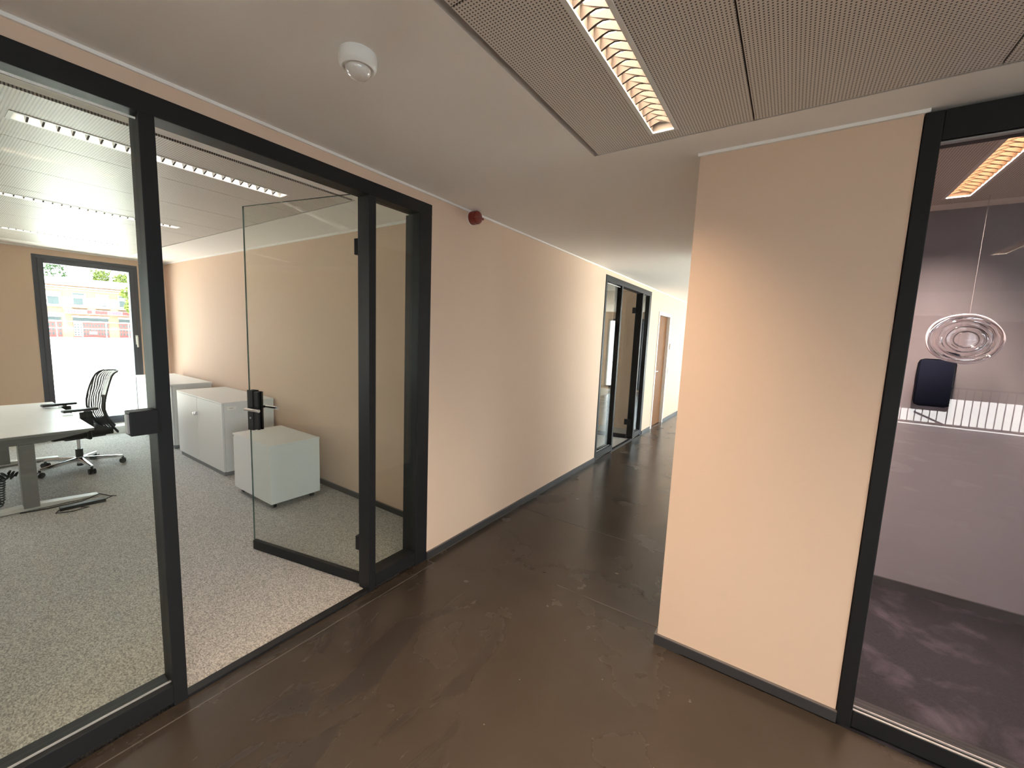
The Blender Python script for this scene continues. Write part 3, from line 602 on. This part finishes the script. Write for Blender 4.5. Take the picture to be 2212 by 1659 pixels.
# office chair
def chair(loc, rz):
    t = thing('office_chair', 'black mesh back swivel chair with chrome star base behind the desk', 'chair', loc, rz)
    bm = BM(); cyl(bm, (0, 0, .045), (0, 0, .085), .022); cyl(bm, (0, 0, .075), (0, 0, .13), .036, .030); hub = obj('star_base', bm, m_chrome, t, True)
    for k in range(5):
        a = math.radians(5+72*k)-rz; c, s_ = math.cos(a), math.sin(a)
        bm = BM()
        for (r0, z0, w0, h0), (r1, z1, w1, h1) in (((.025, .105, .022, .020), (.335, .082, .014, .012)),):
            v = []
            for r, z, ww, hh in ((r0, z0, w0, h0), (r1, z1, w1, h1)):
                for dx, dz in ((-1, -1), (1, -1), (1, .6), (.5, 1), (-.5, 1), (-1, .6)):
                    v.append(bm.verts.new((r*c-dx*ww*s_, r*s_+dx*ww*c, z+dz*hh)))
            for i in range(6): bm.faces.new((v[i], v[(i+1) % 6], v[6+(i+1) % 6], v[6+i]))
            bm.faces.new(v[:6][::-1]); bm.faces.new(v[6:])
        obj('leg', bm, m_chrome, t, True)
        bm = BM(); R = .335; px, py = R*c, R*s_
        for o_ in (-.016, .016): cyl(bm, (px-(o_-.010)*s_, py+(o_-.010)*c, .029), (px-(o_+.010)*s_, py+(o_+.010)*c, .029), .029, n=20)
        cyl(bm, (px, py, .03), (px, py, .078), .011); obj('castor', bm, m_plastic, t, True)
    bm = BM(); cyl(bm, (0, 0, .125), (0, 0, .215), .030, n=20); cyl(bm, (0, 0, .03), (0, 0, .055), .026, n=20); obj('sleeve', bm, m_plastic, t, True)
    bm = BM(); cyl(bm, (0, 0, .21), (0, 0, .345), .014, n=16); obj('gas_lift', bm, m_chrome, t, True)
    bm = BM(); box(bm, -.10, -.13, .335, .10, .20, .375, .012); box(bm, -.018, .10, .33, .018, .29, .36, .006); obj('mechanism', bm, m_plastic, t)
    bm = BM(); box(bm, -.235, -.26, .375, .235, .22, .435, .025); obj('seat', bm, m_fabric, t, True)
    # curved mesh back, widest at the shoulders, top edge rolled backwards
    prof = [(.36, .330, .13), (.42, .285, .175), (.48, .245, .20), (.56, .215, .215), (.64, .203, .222), (.72, .206, .225), (.80, .222, .223), (.88, .244, .218), (.95, .268, .208), (1.0, .290, .195), (1.03, .318, .175), (1.045, .350, .15)]
    bm = BM(); rows = []
    for z, y, hw in prof: rows.append([bm.verts.new((hw*u, y-.045*(u*u), z+.012*(1-u*u)*(z > .9))) for u in [i/6-1 for i in range(13)]])
    for a_, b_ in zip(rows, rows[1:]):
        for i in range(12): bm.faces.new((a_[i], a_[i+1], b_[i+1], b_[i]))
    bk = obj('backrest', bm, m_mesh, t, True)
    bm = BM()
    for u in (-1, 1): tube(bm, [(hw*u, y-.045, z) for z, y, hw in prof], .009, 8)
    tube(bm, [(prof[-1][2]*u, prof[-1][1]-.045*u*u, 1.04+.012*(1-u*u)) for u in [i/6-1 for i in range(13)]], .008, 8)
    obj('back_frame', bm, m_plastic, bk, True)
    bm = BM(); tube(bm, [(0, .16, .345), (0, .27, .355), (0, .30, .42), (0, .245, .52), (0, .222, .62), (0, .235, .78)], .018, 8); obj('back_support', bm, m_plastic, t, True)
    for u in (-1, 1):
        bm = BM(); box(bm, u*.262-.035, -.18, .664, u*.262+.035, .09, .690, .011); ar = obj('armrest', bm, m_plastic, t, True)
        bm = BM(); tube(bm, [(u*.12, .02, .36), (u*.235, .02, .365), (u*.262, .01, .42), (u*.262, -.005, .66)], .018, 8); box(bm, u*.262-.016, -.055, .46, u*.262+.016, .045, .655, .008); obj('arm_post', bm, m_plastic, ar, True)
    return t
chair((-4.24, .965, .004), math.radians(8))

# ------------------------------------------------------------------ stair void seen mirrored in the meeting room glass
t = thing('stair_railing', 'black steel railing along the stair void behind the photographer', 'railing', (0, -8.2, 0))
bxo('handrail', (4.95, -.02, .87, 6.2, .02, .905), m_black, t); bxo('bottom_bar', (4.1, -.015, .04, 6.2, .015, .09), m_greymetal, t); bxo('handrail', (4.1, -.02, .36, 4.95, .02, .385), m_black, t)
bm = BM(); box(bm, -.006, -.012, .06, .006, .012, .88); bmesh.ops.recalc_face_normals(bm, faces=bm.faces); me = bpy.data.meshes.new('baluster'); bm.to_mesh(me); bm.free(); me.materials.append(m_black)
for i in range(18): share('baluster', me, t, (4.98+i*.118, 0, 0))
bm = BM(); box(bm, -.006, -.012, .06, .006, .012, .37); me = bpy.data.meshes.new('short_baluster'); bm.to_mesh(me); bm.free(); me.materials.append(m_black)
for i in range(7): share('baluster', me, t, (4.12+i*.118, 0, 0))
bm = BM(); cyl(bm, (4.45, .02, .30), (4.98, .02, .06), .02); obj('stair_handrail', bm, m_greymetal, t)
t = thing('hanging_panel', 'dark navy panel hanging over the stair void', 'panel', (0, -8.62, 0)); bxo('board', (4.1, 0, .33, 5.07, .04, 2.45), mat('navy_panel', (.018, .022, .045), .6), t)
bm = BM(); cyl(bm, (4.3, .02, 2.45), (4.3, .02, CZ), .006); cyl(bm, (4.9, .02, 2.45), (4.9, .02, CZ), .006); obj('hanger', bm, m_black, t)

# ------------------------------------------------------------------ outside
struct('ground', [(-120, -60, -4.0, 7.6, 90, -3.5), (7.6, 4.2, -4.0, 60, 90, -3.5)], m_conc, 'pale sunlit yard beyond the windows')
struct('ground', [(7.6, -60, -4.0, 60, 4.2, -3.5)], mat('asphalt', (.03, .03, .032), .9), 'unseen dark asphalt on the hall side, set dark to cut light rising into the hall')  # unseen ground kept dark so little light rises through the hall windows
struct('ground', [(3, -34, -1.1, 18, -12.3, -.9)], mat('bright_slab', (.42, .41, .39), .9), 'pale slab added outside the stair window to brighten the mirrored railing')  # slab added only to put brightness behind the mirrored railing
struct('wall_yard', [(-58.9, -20, -3.5, -58.5, 40, -.42)], m_conc, 'pale concrete retaining wall across the yard')
struct('trim_7', [(-58.5, -20, -3.5, -58.3, 40, -3.35)], mat('kerb_grey', (.25, .25, .24), .9), 'grey kerb below the retaining wall')
b = thing('brick_building', 'two storey red brick building with red shopfronts across the yard', 'building', (-60, 0, 0))
bxo('wall', (-8, -14, -.45, 0, 34, 4.85), m_brick, b)
bm = BM(); pr = [(.35, 4.95), (.35, 5.15), (-5, 5.95), (-8, 5.95), (-8, 4.95)]
f0 = [bm.verts.new((p[0], -14, p[1])) for p in pr]; f1 = [bm.verts.new((p[0], 34, p[1])) for p in pr]; bm.faces.new(f0); bm.faces.new(f1[::-1])
for i in range(5): bm.faces.new((f0[i], f0[(i+1) % 5], f1[(i+1) % 5], f1[i]))
obj('roof', bm, m_roof, b)
for z0, z1, mm, pj in ((4.85, 4.95, m_deskedge, .25), (4.62, 4.72, m_wwhite, .15), (4.40, 4.48, m_wwhite, .10)): bxo('cornice', (-.1, -14, z0, pj, 34, z1), mm, b)
for y_, z_ in ((9.37, 5.40), (12.36, 5.38), (10.15, 5.52)): bxo('roof_vent', (-1.5, y_-.07, z_, -1.2, y_+(.45 if y_ == 10.15 else .07), z_+.16), m_signgrey, b)
k = 0
for y0 in (-4.7, -2.9, -1.1, .75, 2.6, 4.45, 6.3, 8.15, 9.97, 11.73, 13.5, 15.3, 17.1):
    f = bxo('window', (-.05, y0, 2.67, .08, y0+1.02, 4.15), m_wwhite, b)
    st = {8.15: 0, 9.97: 1, 11.73: 2}.get(y0, 1)
    if st == 0: bxo('shutter_box', (.08, y0-.02, 3.68, .14, y0+1.04, 4.15), m_wwhite, f); bxo('glass', (.08, y0+.10, 2.87, .10, y0+.88, 3.63), m_wdark, f)
    if st == 1: bxo('glass', (.08, y0+.06, 3.94, .10, y0+.90, 4.12), m_wdark, f); bxo('glass', (.08, y0+.08, 2.93, .10, y0+.78, 3.62), m_wdark, f)
    if st == 2: bxo('shutter', (.08, y0+.03, 3.0, .12, y0+.99, 4.10), m_wwhite, f); bxo('glass', (.08, y0+.08, 2.90, .11, y0+.86, 2.985), m_wdark, f)
    bxo('sill', (.0, y0-.05, 2.60, .16, y0+1.08, 2.67), m_bark, f)
for y0, y1, n in ((8.1, 9.08, 4), (9.92, 12.6, 12), (13.46, 14.44, 4), (4.9, 6.6, 6), (15.2, 17.4, 8)):
    f = bxo('shopfront', (-.05, y0, -.38, .06, y1, 1.15), m_redframe, b); bxo('lintel', (0, y0-.06, 1.62, .12, y1+.06, 1.80), m_wwhite, f); bxo('glass', (.0, y0, 1.22, .03, y1, 1.60), m_wdark, f)
    bxo('crossbar', (.0, y0-.06, 1.14, .12, y1+.06, 1.26), m_wwhite, f)
    wd = (y1-y0)/n
    bm = BM(); box(bm, .06, y0+wd*.22, 0, .075, y0+wd*.80, .28); me = None
    for i in range(n):
        for z_ in (-.22, .22, .68) if n < 12 or i > 2 else (-.26, .0, .26, .52, .80):
            bxo('pane', (.06, y0+wd*(i+.2), z_, .08, y0+wd*(i+.78), z_+(.30 if (n < 12 or i > 2) else .16)), m_wdark, f)
    if n == 12:
        bxo('bars', (.05, y0+.02, -.34, .065, y0+wd*3, 1.12), m_wwhite, f); bxo('notice', (.08, y0+1.15, -.12, .10, y0+1.72, .18), m_wwhite, f)
sg = bxo('sign_board', (0, 9.36, 1.98, .35, 14.4, 2.46), m_signgrey, b)
for y0, y1, mm in ((9.40, 10.66, m_pink), (10.94, 11.32, m_signred), (11.56, 12.52, m_signred), (12.56, 13.66, m_pink), (13.72, 14.3, m_signred)):
    n = max(2, int((y1-y0)/.19)); wd = (y1-y0)/n
    for i in range(n): bxo('sign_letter', (.35, y0+wd*i+.012, 2.05+.03*(i % 2), .39, y0+wd*(i+1)-.012, 2.41-.02*(i % 3)), mm, sg)
t = thing('guard_rail', 'thin white guard rail on top of the concrete retaining wall', 'railing', (-58.7, 0, -.42))
for z_ in (1.60, .9): bxo('rail', (-.02, -10, z_, .02, 30, z_+.05), m_wwhite, t)
for i in range(22): bxo('rail_post', (-.02, -9.5+i*1.8, 0, .02, -9.44+i*1.8, 1.65), m_wwhite, t)
def tree(label, x, y, z0, h, rad, zc, m, n, sq=1.):
    t = thing('tree', label, 'tree', (x, y, z0))
    bm = BM(); tube(bm, [(0, 0, 0), (.1, .1, h*.4), (-.1, .2, h*.8)], .22, 8); tube(bm, [(0, .05, h*.45), (.6, .9, h*.8)], .1, 6); obj('trunk', bm, m_bark, t)
    bm = BM(); rnd = random.Random(hash(label) % 1000 if False else len(label))
    blobs = [(Vector((rnd.gauss(0, rad*.4), rnd.gauss(0, rad*.5)*sq, zc-z0+rnd.gauss(0, rad*.4))), rad*rnd.uniform(.3, .55)) for _ in range(14)]
    for i in range(n):
        c, r = blobs[i % 14]; d = Vector((rnd.gauss(0, 1), rnd.gauss(0, 1), rnd.gauss(0, 1))).normalized()
        p = c+d*r*rnd.uniform(.75, 1.05); a = Vector((rnd.gauss(0, 1), rnd.gauss(0, 1), rnd.gauss(0, 1))).normalized(); bb = a.orthogonal().normalized(); s_ = rnd.uniform(.10, .2)
        bm.faces.new([bm.verts.new(p+a*s_), bm.verts.new(p+bb*s_*.6), bm.verts.new(p-a*s_), bm.verts.new(p-bb*s_*.6)])
    o = obj('foliage', bm, m, t); o['kind'] = 'stuff'
tree('dark green tree rising behind the brick building roof', -72, 9.3, -3.5, 9, 3.0, 6.6, m_leaf1, 3500)
tree('yellow green tree rising behind the middle of the brick building', -76, 16.2, -3.5, 9, 2.4, 6.6, m_leaf2, 3000)
tree('slim yellow green tree standing before the brick building', -57.5, 14.35, -3.5, 8, 1.1, 3.6, m_leaf2, 2200, .5)
